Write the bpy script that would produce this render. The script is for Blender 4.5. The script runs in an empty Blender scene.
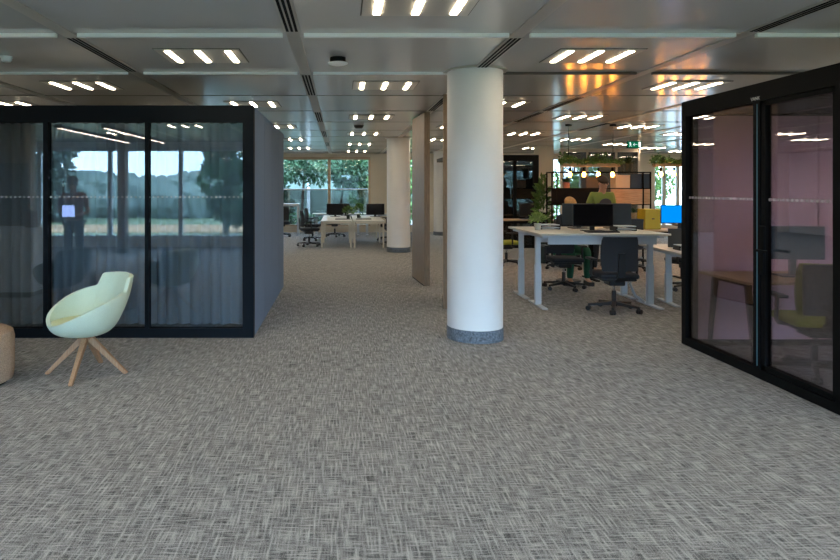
import bpy, bmesh, math, random
from mathutils import Vector, Matrix
R = math.radians; PI = math.pi
random.seed(7)
S = bpy.context.scene
COL = S.collection
F, VX, VY, H, ZC = 620.0, 341.0, 188.0, 1.57, 2.80

# ------------------------------------------------------------------ materials
def nt(name):
    m = bpy.data.materials.new(name); m.use_nodes = True
    t = m.node_tree; t.nodes.clear()
    o = t.nodes.new('ShaderNodeOutputMaterial')
    return m, t, o
def mat(name, col, rough=.5, metal=0., var=0., scale=20., bump=0., stretch=(1,1,1), spec=.5, col2=None):
    m, t, o = nt(name)
    b = t.nodes.new('ShaderNodeBsdfPrincipled')
    b.inputs['Base Color'].default_value = (*col, 1)
    b.inputs['Roughness'].default_value = rough
    b.inputs['Metallic'].default_value = metal
    b.inputs['Specular IOR Level'].default_value = spec
    t.links.new(b.outputs[0], o.inputs[0])
    if var or bump or col2:
        tc = t.nodes.new('ShaderNodeTexCoord'); mp = t.nodes.new('ShaderNodeMapping')
        mp.inputs['Scale'].default_value = stretch
        t.links.new(tc.outputs['Object'], mp.inputs[0])
        n = t.nodes.new('ShaderNodeTexNoise'); n.inputs['Scale'].default_value = scale
        n.inputs['Detail'].default_value = 4
        t.links.new(mp.outputs[0], n.inputs['Vector'])
        if var or col2:
            r = t.nodes.new('ShaderNodeValToRGB')
            c2 = col2 or tuple(min(1, c*(1+var)) for c in col)
            c1 = col if col2 else tuple(c*(1-var) for c in col)
            r.color_ramp.elements[0].position = .32; r.color_ramp.elements[1].position = .68
            r.color_ramp.elements[0].color = (*c1, 1); r.color_ramp.elements[1].color = (*c2, 1)
            t.links.new(n.outputs['Fac'], r.inputs[0]); t.links.new(r.outputs[0], b.inputs['Base Color'])
        if bump:
            bp = t.nodes.new('ShaderNodeBump'); bp.inputs['Strength'].default_value = bump; bp.inputs['Distance'].default_value = .01
            t.links.new(n.outputs['Fac'], bp.inputs['Height']); t.links.new(bp.outputs[0], b.inputs['Normal'])
    return m
def emit(name, col, s):
    m, t, o = nt(name)
    e = t.nodes.new('ShaderNodeEmission'); e.inputs[0].default_value = (*col, 1); e.inputs[1].default_value = s
    t.links.new(e.outputs[0], o.inputs[0]); return m
def glass(name, tint, base=.05, grow=1.0, axis=None, dz=None, pitch=.05, rad=.014):
    """thin pane: clear body plus mirror sheen that rises at grazing angles; optional row of frosted dots"""
    m, t, o = nt(name); L = t.links
    tr = t.nodes.new('ShaderNodeBsdfTransparent'); tr.inputs[0].default_value = (*tint, 1)
    gl = t.nodes.new('ShaderNodeBsdfGlossy'); gl.inputs['Roughness'].default_value = .0
    lw = t.nodes.new('ShaderNodeFresnel'); lw.inputs[0].default_value = 1.45
    ma = t.nodes.new('ShaderNodeMath'); ma.operation = 'MULTIPLY_ADD'; ma.use_clamp = True
    ma.inputs[1].default_value = grow; ma.inputs[2].default_value = base
    L.new(lw.outputs[0], ma.inputs[0])
    mx = t.nodes.new('ShaderNodeMixShader'); L.new(ma.outputs[0], mx.inputs[0])
    L.new(tr.outputs[0], mx.inputs[1]); L.new(gl.outputs[0], mx.inputs[2])
    out = mx
    if axis is not None:
        tc = t.nodes.new('ShaderNodeTexCoord'); sp = t.nodes.new('ShaderNodeSeparateXYZ'); L.new(tc.outputs['Object'], sp.inputs[0])
        def M(op, a, b=None, c=None):
            n = t.nodes.new('ShaderNodeMath'); n.operation = op
            for i, v in enumerate((a, b, c)):
                if v is None: continue
                if isinstance(v, (int, float)): n.inputs[i].default_value = v
                else: L.new(v, n.inputs[i])
            return n.outputs[0]
        u = M('PINGPONG', sp.outputs[axis], pitch/2)           # 0..pitch/2
        du = M('SUBTRACT', pitch/2, u)
        dv = M('SUBTRACT', sp.outputs[2], dz)
        d = M('SQRT', M('ADD', M('MULTIPLY', du, du), M('MULTIPLY', dv, dv)))
        k = M('MULTIPLY', M('LESS_THAN', d, rad), .5)
        df = t.nodes.new('ShaderNodeBsdfDiffuse'); df.inputs[0].default_value = (.75, .75, .75, 1)
        m2 = t.nodes.new('ShaderNodeMixShader'); L.new(k, m2.inputs[0]); L.new(out.outputs[0], m2.inputs[1]); L.new(df.outputs[0], m2.inputs[2])
        out = m2
    L.new(out.outputs[0], o.inputs[0]); return m
def sheer(name, col, alpha):
    m, t, o = nt(name); L = t.links
    tr = t.nodes.new('ShaderNodeBsdfTransparent')
    df = t.nodes.new('ShaderNodeBsdfDiffuse'); df.inputs[0].default_value = (*col, 1)
    tl = t.nodes.new('ShaderNodeBsdfTranslucent'); tl.inputs[0].default_value = (*col, 1)
    a = t.nodes.new('ShaderNodeMixShader'); a.inputs[0].default_value = .35
    L.new(df.outputs[0], a.inputs[1]); L.new(tl.outputs[0], a.inputs[2])
    b = t.nodes.new('ShaderNodeMixShader'); b.inputs[0].default_value = alpha
    L.new(tr.outputs[0], b.inputs[1]); L.new(a.outputs[0], b.inputs[2]); L.new(b.outputs[0], o.inputs[0])
    return m
def wood(name, c1, c2, axis=0, scale=6.):
    st = [14, 14, 14]; st[axis] = 1.2
    return mat(name, c1, .5, scale=scale, stretch=tuple(st), col2=c2, bump=.05)
def carpet(name, c1, c2):
    m, t, o = nt(name); L = t.links
    b = t.nodes.new('ShaderNodeBsdfPrincipled'); b.inputs['Roughness'].default_value = .95; b.inputs['Specular IOR Level'].default_value = .1
    tc = t.nodes.new('ShaderNodeTexCoord')
    def N(sx, sy, det=2, off=0):
        mp = t.nodes.new('ShaderNodeMapping'); mp.inputs['Scale'].default_value = (sx, sy, 1); mp.inputs['Location'].default_value = (off, off*2, 0)
        L.new(tc.outputs['Object'], mp.inputs[0])
        n = t.nodes.new('ShaderNodeTexNoise'); n.inputs['Scale'].default_value = 1; n.inputs['Detail'].default_value = det
        L.new(mp.outputs[0], n.inputs['Vector']); return n.outputs['Fac']
    def M(op, a, c):
        n = t.nodes.new('ShaderNodeMath'); n.operation = op
        for i, v in enumerate((a, c)):
            if isinstance(v, (int, float)): n.inputs[i].default_value = v
            else: L.new(v, n.inputs[i])
        return n.outputs[0]
    a = N(85, 7, 1); c = N(10, 100, 1, 5); d = N(230, 180, 2, 9); e = N(1.3, 1.3, 2, 3)
    mxx = M('MAXIMUM', a, c)
    s = M('ADD', M('MULTIPLY', mxx, .58), M('MULTIPLY', M('ADD', a, c), .18))
    s = M('ADD', s, M('MULTIPLY', M('SUBTRACT', d, .5), .62))
    s = M('ADD', s, M('MULTIPLY', M('SUBTRACT', e, .5), .05))
    r = t.nodes.new('ShaderNodeValToRGB')
    r.color_ramp.elements[0].position = .33; r.color_ramp.elements[1].position = .74
    r.color_ramp.elements[0].color = (*c1, 1); r.color_ramp.elements[1].color = (*c2, 1)
    L.new(s, r.inputs[0]); L.new(r.outputs[0], b.inputs['Base Color'])
    bp = t.nodes.new('ShaderNodeBump'); bp.inputs['Strength'].default_value = .25; bp.inputs['Distance'].default_value = .005
    L.new(s, bp.inputs['Height']); L.new(bp.outputs[0], b.inputs['Normal'])
    L.new(b.outputs[0], o.inputs[0]); return m

CARPET = carpet('woven grey carpet', (.085, .088, .092), (.59, .605, .62))
SKIRT = mat('speckled grey skirting', (.13, .16, .20), .8, var=.5, scale=60)
CEIL = mat('satin metal ceiling panel', (.64, .645, .64), .175, var=.02, scale=.6, spec=.6)
CEILSTRIP = mat('ceiling service strip', (.50, .48, .44), .4)
CROSS = mat('white ceiling fitting and lit seam', (.88, .92, .95), .4)
GROOVE = mat('dark ceiling groove', (.09, .085, .075), .6)
WHITE = mat('white paint', (.78, .80, .82), .55, var=.02, scale=2)
BEIGE = mat('beige wall paint', (.60, .55, .45), .7, var=.03, scale=2)
FRAMEB = mat('beige window frame', (.50, .40, .28), .5)
BLACK = mat('satin black metal', (.005, .006, .007), .7, spec=.1)
NAVYF = mat('blue black booth frame', (.002, .005, .009), .7, spec=.15)
FELT = mat('blue grey acoustic felt', (.15, .22, .34), .9, var=.06, scale=90)
MAUVE = mat('dusty mauve felt', (.66, .44, .52), .9, var=.04, scale=80)
DARKIN = mat('dark booth lining', (.05, .055, .06), .8)
OAKF = wood('grey brown oak', (.17, .115, .072), (.27, .19, .125), 2, 5)
OAKT = wood('pale oak', (.42, .28, .16), (.56, .41, .25), 0, 5)
OAKL = wood('chair leg oak', (.30, .16, .085), (.42, .26, .15), 2, 8)
OAKP = wood('warm oak panel', (.34, .20, .10), (.50, .33, .19), 0, 5)
MINT = mat('mint green fabric', (.58, .70, .575), .85, var=.04, scale=150, bump=.08)
MINTC = mat('yellow green cushion fabric', (.66, .74, .46), .85, var=.04, scale=150, bump=.08)
DGREEN = mat('dark olive fabric', (.05, .07, .05), .85, var=.06, scale=120)
BOUCLE = mat('beige boucle fabric', (.42, .31, .23), .95, scale=120, bump=.8, var=.3)
PLAST = mat('black plastic', (.012, .013, .016), .5)
MESHB = mat('charcoal upholstery', (.022, .027, .036), .85, var=.12, scale=160)
SHELLG = mat('dark grey shell', (.045, .048, .05), .6)
OLIVE = mat('olive lime upholstery', (.30, .34, .04), .85, var=.06, scale=100)
DESKW = mat('white laminate', (.66, .66, .62), .4)
DESKE = mat('desk edge', (.55, .50, .42), .5)
METALW = mat('pale grey powder coat', (.55, .62, .70), .45)
METALC = mat('cream powder coat', (.66, .63, .54), .45)
CHROME = mat('chrome', (.6, .6, .6), .2, 1)
SCREEN = mat('black screen', (.006, .006, .008), .18)
MONB = mat('navy monitor shell', (.025, .038, .055), .5)
TEALS = mat('teal monitor shell', (.05, .085, .10), .35)
BLUE = emit('blue lit screen', (.0, .28, 1.0), .55)
TUBE = emit('ceiling tube glow', (1.0, .82, .58), 20)
LINE = emit('linear pendant glow', (1.0, .74, .62), 7)
BULB = emit('warm filament glow', (1.0, .42, .10), 65)
BULBG = glass('amber bulb glass', (1, .75, .4), .02, .5)
LEAF = mat('leaf green', (.04, .10, .02), .5, scale=7, col2=(.12, .22, .04))
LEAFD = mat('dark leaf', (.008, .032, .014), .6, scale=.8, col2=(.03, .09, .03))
LEAFB = mat('haze tinted blue green leaf', (.08, .12, .11), .8, scale=.5, col2=(.16, .21, .18))  # distance haze is mixed into this paler leaf colour
LEAFY = mat('fresh leaf', (.22, .34, .07), .5, scale=12, col2=(.38, .50, .16))
BARK = mat('bark', (.07, .05, .035), .9, var=.3, scale=8)
POTW = mat('grey white pot', (.50, .52, .52), .5)
POTD = mat('dark teal pot', (.015, .03, .03), .5)
POTP = mat('pink pot', (.42, .20, .18), .6)
YELLOW = mat('yellow steel', (.55, .42, .02), .5)
DARKF = mat('dark matt panel', (.006, .008, .012), .9, spec=.05)
NAVY = mat('navy steel', (.022, .035, .06), .5)
CREAM = mat('cream panel', (.55, .47, .38), .6)
SKIN = mat('skin', (.50, .27, .18), .6)
HAIRB = mat('brown hair', (.04, .022, .014), .7)
HAIRL = mat('blonde hair', (.50, .26, .09), .7, var=.3, scale=60)
TEEO = mat('olive cotton', (.20, .25, .055), .85)
PRINT = mat('faded print', (.06, .05, .06), .8)
REDS = mat('brick red cotton', (.24, .065, .05), .85)
DENIM = mat('dark denim', (.03, .035, .05), .85)
GREENT = mat('bottle green cloth', (.01, .09, .05), .85)
PALESCR = emit('pale laptop glow', (.36, .50, 1.0), 3.0)
BAGR = mat('dark red leather', (.13, .02, .03), .6)
SIGNG = emit('green exit panel', (.0, .13, .06), .55)
SIGNW = emit('white exit mark', (.8, .95, .9), .9)
GRASS = mat('grass', (.07, .11, .05), .9, scale=1.5, col2=(.13, .17, .09))
ASPH = mat('wet ochre verge', (.34, .20, .10), .9, var=.2, scale=.5)
PAVE = mat('pale paving', (.22, .22, .21), .9, var=.1, scale=2)
FACADE = mat('pale green grey cladding', (.17, .23, .20), .7, var=.06, scale=1)
G_WIN = glass('clear window glass', (.93, .97, .95), .0, 1.0)
G_BOOTH = glass('booth glass with dots', (.84, .90, .93), .06, 1.6, 0, 1.475, .047, .011)
G_RIGHT = glass('right booth glass with dots', (.90, .87, .89), .03, .7, 1, 1.475, .05, .012)
G_FAR = glass('smoky booth glass', (.5, .5, .5), .05, 1.0)
CURT = sheer('sheer grey curtain', (.60, .65, .72), .62)
CURTB = sheer('sheer taupe curtain', (.52, .50, .48), .66)
GTEAL = mat('teal gasket light', (.10, .26, .33), .3)
LOGO = mat('pale logo', (.62, .62, .62), .5)

# ------------------------------------------------------------------ mesh helpers
class MB:
    def __init__(s): s.bm = bmesh.new()
    def _xf(s, vs, mtx):
        if mtx is not None: bmesh.ops.transform(s.bm, matrix=mtx, verts=vs)
    def box(s, x0, x1, y0, y1, z0, z1, bev=0., mtx=None):
        r = bmesh.ops.create_cube(s.bm, size=1); vs = r['verts']
        bmesh.ops.scale(s.bm, vec=(abs(x1-x0), abs(y1-y0), abs(z1-z0)), verts=vs)
        bmesh.ops.translate(s.bm, vec=((x0+x1)/2, (y0+y1)/2, (z0+z1)/2), verts=vs)
        if bev:
            es = list({e for v in vs for e in v.link_edges})
            rr = bmesh.ops.bevel(s.bm, geom=es, offset=bev, segments=3, affect='EDGES', profile=.5)
            vs = list({v for f in rr['faces'] for v in f.verts} | {v for v in vs if v.is_valid})
        s._xf(vs, mtx); return s
    def cyl(s, x, y, z0, z1, r, r2=None, seg=24, mtx=None):
        q = bmesh.ops.create_cone(s.bm, cap_ends=True, segments=seg, radius1=r, radius2=r if r2 is None else r2, depth=abs(z1-z0))
        bmesh.ops.translate(s.bm, vec=(x, y, (z0+z1)/2), verts=q['verts']); s._xf(q['verts'], mtx); return s
    def ball(s, c, rad, seg=14, scale=(1,1,1)):
        q = bmesh.ops.create_uvsphere(s.bm, u_segments=seg, v_segments=max(6, seg//2+1), radius=rad)
        bmesh.ops.scale(s.bm, vec=scale, verts=q['verts']); bmesh.ops.translate(s.bm, vec=c, verts=q['verts']); return s
    def bar(s, a, b, w, d=None, w2=None, d2=None):
        a = Vector(a); b = Vector(b); d = d or w; w2 = w2 or w; d2 = d2 or d
        ax = (b-a).normalized(); up = Vector((0,0,1)) if abs(ax.z) < .95 else Vector((0,1,0))
        sx = ax.cross(up).normalized(); sy = sx.cross(ax).normalized()
        vs = [s.bm.verts.new(p + sx*i*ww/2 + sy*j*dd/2) for p, ww, dd in ((a,w,d),(b,w2,d2)) for i, j in ((-1,-1),(1,-1),(1,1),(-1,1))]
        for f in ((0,1,2,3),(7,6,5,4),(0,4,5,1),(1,5,6,2),(2,6,7,3),(3,7,4,0)): s.bm.faces.new([vs[i] for i in f])
        return s
    def tube(s, pts, r, seg=8, r2=None):
        pts = [Vector(p) for p in pts]; rings = []; n = len(pts)
        for i, p in enumerate(pts):
            t = (pts[min(i+1, n-1)] - pts[max(i-1, 0)]).normalized()
            up = Vector((0,0,1)) if abs(t.z) < .9 else Vector((1,0,0))
            a = t.cross(up).normalized(); b = a.cross(t).normalized()
            rr = r if r2 is None else r + (r2-r)*i/(n-1)
            rings.append([s.bm.verts.new(p + a*rr*math.cos(2*PI*k/seg) + b*rr*math.sin(2*PI*k/seg)) for k in range(seg)])
        for i in range(n-1):
            for k in range(seg):
                s.bm.faces.new((rings[i][k], rings[i][(k+1)%seg], rings[i+1][(k+1)%seg], rings[i+1][k]))
        s.bm.faces.new(rings[0][::-1]); s.bm.faces.new(rings[-1]); return s
    def lathe(s, prof, c=(0,0), seg=32):
        rings = []
        for r, z in prof:
            if r < 1e-5: rings.append([s.bm.verts.new((c[0], c[1], z))])
            else: rings.append([s.bm.verts.new((c[0]+r*math.cos(2*PI*k/seg), c[1]+r*math.sin(2*PI*k/seg), z)) for k in range(seg)])
        for a, b in zip(rings, rings[1:]):
            for k in range(seg):
                k2 = (k+1) % seg
                if len(a) == 1: s.bm.faces.new((a[0], b[k], b[k2]))
                elif len(b) == 1: s.bm.faces.new((a[k], a[k2], b[0]))
                else: s.bm.faces.new((a[k], a[k2], b[k2], b[k]))
        return s
    def leaf(s, c, d, L, W):
        d = Vector(d).normalized(); a = d.cross(Vector((random.uniform(-1,1), random.uniform(-1,1), random.uniform(-1,1)))).normalized()
        c = Vector(c); nrm = d.cross(a)
        ps = [c, c+d*L*.5+a*W/2+nrm*W*.15, c+d*L, c+d*L*.5-a*W/2+nrm*W*.15]
        s.bm.faces.new([s.bm.verts.new(p) for p in ps]); return s
    def build(s, name, m, parent=None, smooth=False, loc=None):
        bmesh.ops.recalc_face_normals(s.bm, faces=s.bm.faces)
        me = bpy.data.meshes.new(name); s.bm.to_mesh(me); s.bm.free()
        me.materials.append(m)
        if smooth:
            me.polygons.foreach_set('use_smooth', [True]*len(me.polygons))
            try: me.set_sharp_from_angle(angle=R(40))
            except Exception: pass
        o = bpy.data.objects.new(name, me); COL.objects.link(o)
        if parent: o.parent = parent
        if loc: o.location = loc
        return o
def tag(o, label, cat, group=None, kind=None):
    o['label'] = label; o['category'] = cat
    if group: o['group'] = group
    if kind: o['kind'] = kind
    return o
def thing(name, label, cat, loc=(0,0,0), rz=0, group=None):
    o = bpy.data.objects.new(name, None); COL.objects.link(o); o.location = loc; o.rotation_euler = (0,0,rz)
    o.empty_display_size = .1
    return tag(o, label, cat, group)
def struct(o): o['kind'] = 'structure'; return o
def sroot(name, loc=(0,0,0)):
    o = bpy.data.objects.new(name, None); COL.objects.link(o); o.location = loc; return struct(o)
def dup(root, loc, rz, label, group=None):
    def cp(o, par):
        c = o.copy(); COL.objects.link(c); c.parent = par
        for ch in o.children: cp(ch, c)
        return c
    kids = list(root.children); r = root.copy(); COL.objects.link(r)
    for ch in kids: cp(ch, r)
    r.location = loc; r.rotation_euler = (0,0,rz); r['label'] = label
    if group: r['group'] = group
    return r

# ------------------------------------------------------------------ setting
XL, XR, YB, YF = -9.0, 14.5, -3.6, 22.2
struct(MB().box(XL-.3, XR+.3, YB-.2, YF+.2, -.2, 0).build('floor', CARPET))
struct(MB().box(XL-.3, XR+.3, YB-.3, YF+.3, ZC, ZC+.2).build('ceiling', CEIL))
struct(MB().box(XL-.25, XL, YB, YF, 0, ZC).build('wall_left', WHITE))
struct(MB().box(XR, XR+.25, YB, YF, 0, ZC).build('wall_right', BEIGE))
ntrim = [0]
def trim(mb, m):
    ntrim[0] += 1; return struct(mb.build('trim_%d' % ntrim[0], m))
LX = [-.38 + 1.8*k for k in range(-4, 8)]
SY0, SP = 4.936, 1.651
for k in range(-5, 11):                                  # cross seams of the panels; window light on near ones put in as white
    y = SY0 + SP*k
    if y > YF-.2: break
    for i, x in enumerate(LX[:-1]):
        if k in (-1, 0, 1):
            b = MB().box(x+.085, x+1.8-.085, y-.018, y+.018, ZC-.032 + (.008 if k == 1 else 0), ZC+.01)
            if k == 1 and x > 1: trim(b, GROOVE)
            else: trim(b, CROSS)
        elif i == 0: trim(MB().box(LX[0], LX[-1], y-.014, y+.014, ZC-.004, ZC+.01), GROOVE)
for x in LX: trim(MB().box(x-.055, x+.055, YB, YF, ZC-.008, ZC+.01), CEILSTRIP)
# slot diffusers on the service strips
def ordn(n): return ['nearest','second','third','fourth','fifth','sixth','seventh','eighth','ninth','tenth','eleventh','twelfth'][n]
linewords = {-2.18: 'ceiling strip over the curtained booth', -.38: 'ceiling strip over the central aisle',
             1.42: 'ceiling strip meeting the near white column', 3.22: 'ceiling strip towards the black booth',
             5.02: 'ceiling strip over the plant pendants', 6.82: 'service strip above the exit sign'}
def vent(x, row):
    y0 = SY0 + SP*(row-1) + .08; y1 = y0 + SP - .18
    key = min(linewords, key=lambda v: abs(v-x))
    t = thing('slot_vent', 'slotted vent in the %s, %s panel row' % (linewords[key], ordn(row)), 'vent', (x, (y0+y1)/2, ZC-.008), 0, 'slotted ceiling vents')
    d = (y1-y0)/2
    MB().box(-.062, .062, -d, d, -.006, .0).build('vent_plate', CEILSTRIP, t)
    for q in (-.045, -.010, .025): MB().box(q, q+.020, -d+.02, d-.02, -.009, -.005).build('slot', BLACK, t)
for x, rows in ((-2.18, (1,)), (-.38, (0, 2, 4, 6, 8)), (1.42, (1, 3)), (3.22, (0, 3, 4)), (5.02, (5,))):
    for r_ in rows: vent(x, r_)
# luminaires in a chequer pattern
baywords = {-3: 'leftmost bay', -2: 'bay over the curtained booth', -1: 'bay at the booth\'s right end',
            0: 'central aisle bay', 1: 'bay right of the near white column', 2: 'bay above the standing desks', 3: 'bay above the plant pendants',
            4: 'bay over the right half of the office', 5: 'bay beyond the exit sign', 6: 'far right bay near the bright window', 7: 'last bay on the right'}
lum = None
for row in range(-3, 11):
    for bay in range(-4, 8):
        if (row + bay) % 2: continue
        x = .52 + 1.8*bay; y = SY0 + SP*(row-.5)
        if y > YF-.6 or x > XR-.6 or x < XL+.6 or y < YB+.5: continue
        if -.1 < row and bay not in baywords: continue
        if row < 0: lab = 'tube ceiling light in the %s, behind the camera' % baywords.get(bay, 'outermost left bay')
        else: lab = 'three-tube ceiling light in the %s, %s panel row' % (baywords[bay], ordn(row))
        if lum is None:
            lum = thing('ceiling_light', lab, 'ceiling light', (x, y, ZC), 0, 'three-tube recessed ceiling lights')
            MB().box(-.385, .385, -.30, .30, -.004, 0).build('shadow_gap', GROOVE, lum)
            MB().box(-.375, .375, -.29, .29, -.010, -.004).build('light_panel', CEILSTRIP, lum)
            for q in (-.27, 0, .27):
                MB().box(q-.024, q+.024, -.24, .24, -.016, -.008).build('light_tube', TUBE, lum)
        else: dup(lum, (x, y, ZC), 0, lab)

# far window wall (Y = 22.2) and facade behind the camera (Y = -3.6)
def bay_window(n, x0, x1, y, z0, z1, frame, mull, side, transom=None):
    w = sroot('window_%d' % n, ((x0+x1)/2, y, z0)); W = (x1-x0)/2; h = z1-z0
    f = MB(); f.box(-W, W, -.06, .06, 0, .06); f.box(-W, W, -.06, .06, h-.10, h); f.box(-W, -W+.07, -.06, .06, .06, h-.1); f.box(W-.07, W, -.06, .06, .06, h-.1)
    f.build('window_frame', frame, w)
    for q in mull:
        MB().box(q-(x0+x1)/2-.05, q-(x0+x1)/2+.05, -.06, .06, .06, h-.1).build('mullion', frame, w)
    if transom: MB().box(-W, W, -.02, .02, transom-z0-.015, transom-z0+.015).build('transom', frame, w)
    MB().box(-W+.05, W-.05, -.004, .004, .04, h-.05).build('glass_pane', G_WIN, w)
    return w
bay_window(1, -5.0, 1.05, YF, .20, 2.68, FRAMEB, (-4.0, -2.25, -.42), 1, 1.52)
bay_window(2, 2.2, 3.0, YF, .20, 2.68, FRAMEB, (), 1)
bay_window(3, 7.2, 9.3, YF, .20, 2.68, METALC, (7.9, 8.6), 1)
bay_window(4, 11.15, 13.4, YF, .20, 2.68, METALC, (11.55, 12.05, 12.6), 1)
wf = MB(); wf.box(XL, XR, YF-.12, YF+.12, 0, .20); wf.box(XL, XR, YF-.12, YF+.12, 2.68, ZC)
for a, b in ((XL, -5.0), (1.05, 2.2), (3.0, 7.2), (9.3, 11.15), (13.4, XR)): wf.box(a, b, YF-.12, YF+.12, .20, 2.68)
struct(wf.build('wall_far', BEIGE))
wb = MB(); wb.box(XL, XR, YB-.12, YB+.12, 0, .24); wb.box(XL, XR, YB-.12, YB+.12, 2.66, ZC)
struct(wb.build('wall_behind_camera', WHITE))
bay_window(5, XL, -.6, YB, .24, 2.66, METALW, (-8.1, -6.2, -4.3, -2.4), -1)
bay_window(6, -.6, 7.0, YB, .24, 2.66, METALW, (1.4, 3.3, 5.2), -1)
bay_window(7, 7.0, XR, YB, .24, 2.66, METALW, (9.0, 10.9, 12.7), -1)

# ------------------------------------------------------------------ outdoors
struct(MB().box(-120, 120, -180, YB-.3, -.9, -.6).build('floor_outside_lawn', GRASS))
struct(MB().box(-120, 120, -23, -17, -.62, -.57).build('floor_outside_verge', ASPH))
struct(MB().box(-60, 60, YF+.4, 60, -.4, -.1).build('floor_outside_terrace', PAVE))
def blob_tree(name, x, y, z, h, r, n, leafm, label, crown0=.35, trunk_r=.12, lean=0, lsize=.35, group=None):
    t = thing(name, label, 'tree', (x, y, z), 0, group)
    tr = MB()
    tr.tube([(0,0,-.05), (lean*.3,0,h*.3), (lean*.7,.1,h*.55), (lean,0,h*.8)], trunk_r, 8, trunk_r*.4)
    for k in range(6):
        a = k*1.05+.3; zz = h*(.35+.07*k)
        tr.tube([(lean*zz/h,0,zz), (lean*zz/h+math.cos(a)*r*.35, math.sin(a)*r*.35, zz+h*.1), (lean*zz/h+math.cos(a)*r*.7, math.sin(a)*r*.7, zz+h*.2)], trunk_r*.4, 6, trunk_r*.12)
    tr.build('trunk', BARK, t, True)
    cr = MB(); cl = []
    for k in range(26):
        a = random.uniform(0, 2*PI); u = random.random()
        zz = h*(crown0 + (1-crown0)*u*.95); rr = r*math.sqrt(max(.05, 1-(2*u-1)**2*.85))*random.uniform(.2, .85)
        cl.append((Vector((lean*.8+rr*math.cos(a), rr*math.sin(a), zz)), r*random.uniform(.22, .42)))
    for i in range(n):
        c, q = random.choice(cl); d = Vector((random.gauss(0,1), random.gauss(0,1), random.gauss(0,.8))).normalized()
        cr.leaf(c + d*q*random.uniform(.5, 1.05), d + Vector((0,0,-.3)), lsize, lsize*.6)
    cr.build('crown', leafm, t); return t
G1 = 'trees outside the far window'
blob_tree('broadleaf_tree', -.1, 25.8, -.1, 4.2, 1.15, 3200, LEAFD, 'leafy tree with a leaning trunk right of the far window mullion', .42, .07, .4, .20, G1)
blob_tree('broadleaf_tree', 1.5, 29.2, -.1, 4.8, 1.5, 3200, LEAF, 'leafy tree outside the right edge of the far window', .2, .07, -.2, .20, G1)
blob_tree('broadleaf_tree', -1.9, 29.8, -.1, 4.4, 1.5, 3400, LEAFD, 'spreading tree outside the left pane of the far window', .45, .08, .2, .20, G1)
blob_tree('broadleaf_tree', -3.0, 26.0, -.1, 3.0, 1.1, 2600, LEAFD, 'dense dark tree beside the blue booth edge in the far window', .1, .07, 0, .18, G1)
blob_tree('broadleaf_tree', 3.2, 26.0, -.1, 4.4, 1.5, 2600, LEAF, 'tree behind the slit between far column and oak fin', .1, .07, 0, .2, G1)
blob_tree('broadleaf_tree', 10.2, 27.0, -.1, 4.6, 1.7, 2400, LEAF, 'tree outside the greenish window behind the shelf unit', .1, .07, 0, .22, G1)
blob_tree('broadleaf_tree', 13.6, 27.0, -.1, 4.0, .9, 1800, LEAF, 'slim tree outside the bright right-hand window', .1, .07, 0, .2, G1)
hd = MB()
for i in range(2600):
    hd.leaf((random.uniform(-6, 2.5), random.uniform(23.6, 24.2), random.uniform(-.1, .55)), (random.gauss(0,1), random.gauss(0,1), random.random()), .16, .09)
tag(hd.build('low_hedge', LEAFD), 'low dark planting outside the foot of the far window', 'hedge', kind='stuff')
bd = thing('neighbouring_building', 'pale green-grey building behind the trees outside the far window', 'building', (0, 33, -.1))
MB().box(-9, 5, 0, 4, 0, 3.3).build('wall', FACADE, bd)
MB().box(-9.2, 5.2, -.2, 4, 3.3, 3.5).build('roof_edge', PAVE, bd)
for q in (-7, -4.4, -1.8, .8, 3.2): MB().box(q, q+.16, -.12, 0, 0, 3.3).build('facade_fin', WHITE, bd)
rl = thing('glass_balustrade', 'glass balustrade crossing the view outside the far window', 'balustrade', (-1.5, 24.5, -.1))
MB().box(-4, 4, -.01, .01, .1, 1.62).build('glass_pane', G_FAR, rl); MB().box(-4, 4, -.02, .02, 1.62, 1.64).build('top_rail', METALW, rl)
for q in (-3, -1, 1, 3): MB().box(q-.02, q+.02, -.03, -.01, 0, 1.62).build('post', METALW, rl)
# behind the camera (seen in the booth glass)
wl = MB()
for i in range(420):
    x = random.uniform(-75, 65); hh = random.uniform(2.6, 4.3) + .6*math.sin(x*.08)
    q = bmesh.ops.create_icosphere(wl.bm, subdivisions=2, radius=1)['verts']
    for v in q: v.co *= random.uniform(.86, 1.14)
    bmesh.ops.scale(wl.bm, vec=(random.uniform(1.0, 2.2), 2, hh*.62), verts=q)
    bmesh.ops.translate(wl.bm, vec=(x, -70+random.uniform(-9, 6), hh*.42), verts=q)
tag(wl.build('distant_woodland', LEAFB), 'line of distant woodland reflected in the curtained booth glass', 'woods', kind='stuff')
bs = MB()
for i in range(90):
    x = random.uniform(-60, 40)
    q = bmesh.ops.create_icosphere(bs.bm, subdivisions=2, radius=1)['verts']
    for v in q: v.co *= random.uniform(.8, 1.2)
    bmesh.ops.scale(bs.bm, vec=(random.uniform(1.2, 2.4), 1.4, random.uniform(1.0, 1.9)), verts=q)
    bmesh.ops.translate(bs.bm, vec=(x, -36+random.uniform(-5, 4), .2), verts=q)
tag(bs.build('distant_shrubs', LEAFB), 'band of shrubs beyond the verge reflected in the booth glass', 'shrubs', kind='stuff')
blob_tree('garden_tree', -5.4, -16, -.6, 5.4, 1.25, 2800, LEAFD, 'big tree reflected at the right end of the curtained booth', .12, .15, 0, .3, 'reflected garden trees')
blob_tree('garden_tree', -18.6, -27, -.6, 5.4, 1.7, 3000, LEAFB, 'rounded tree reflected above the standing person', .1, .2, 0, .45, 'reflected garden trees')

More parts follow.
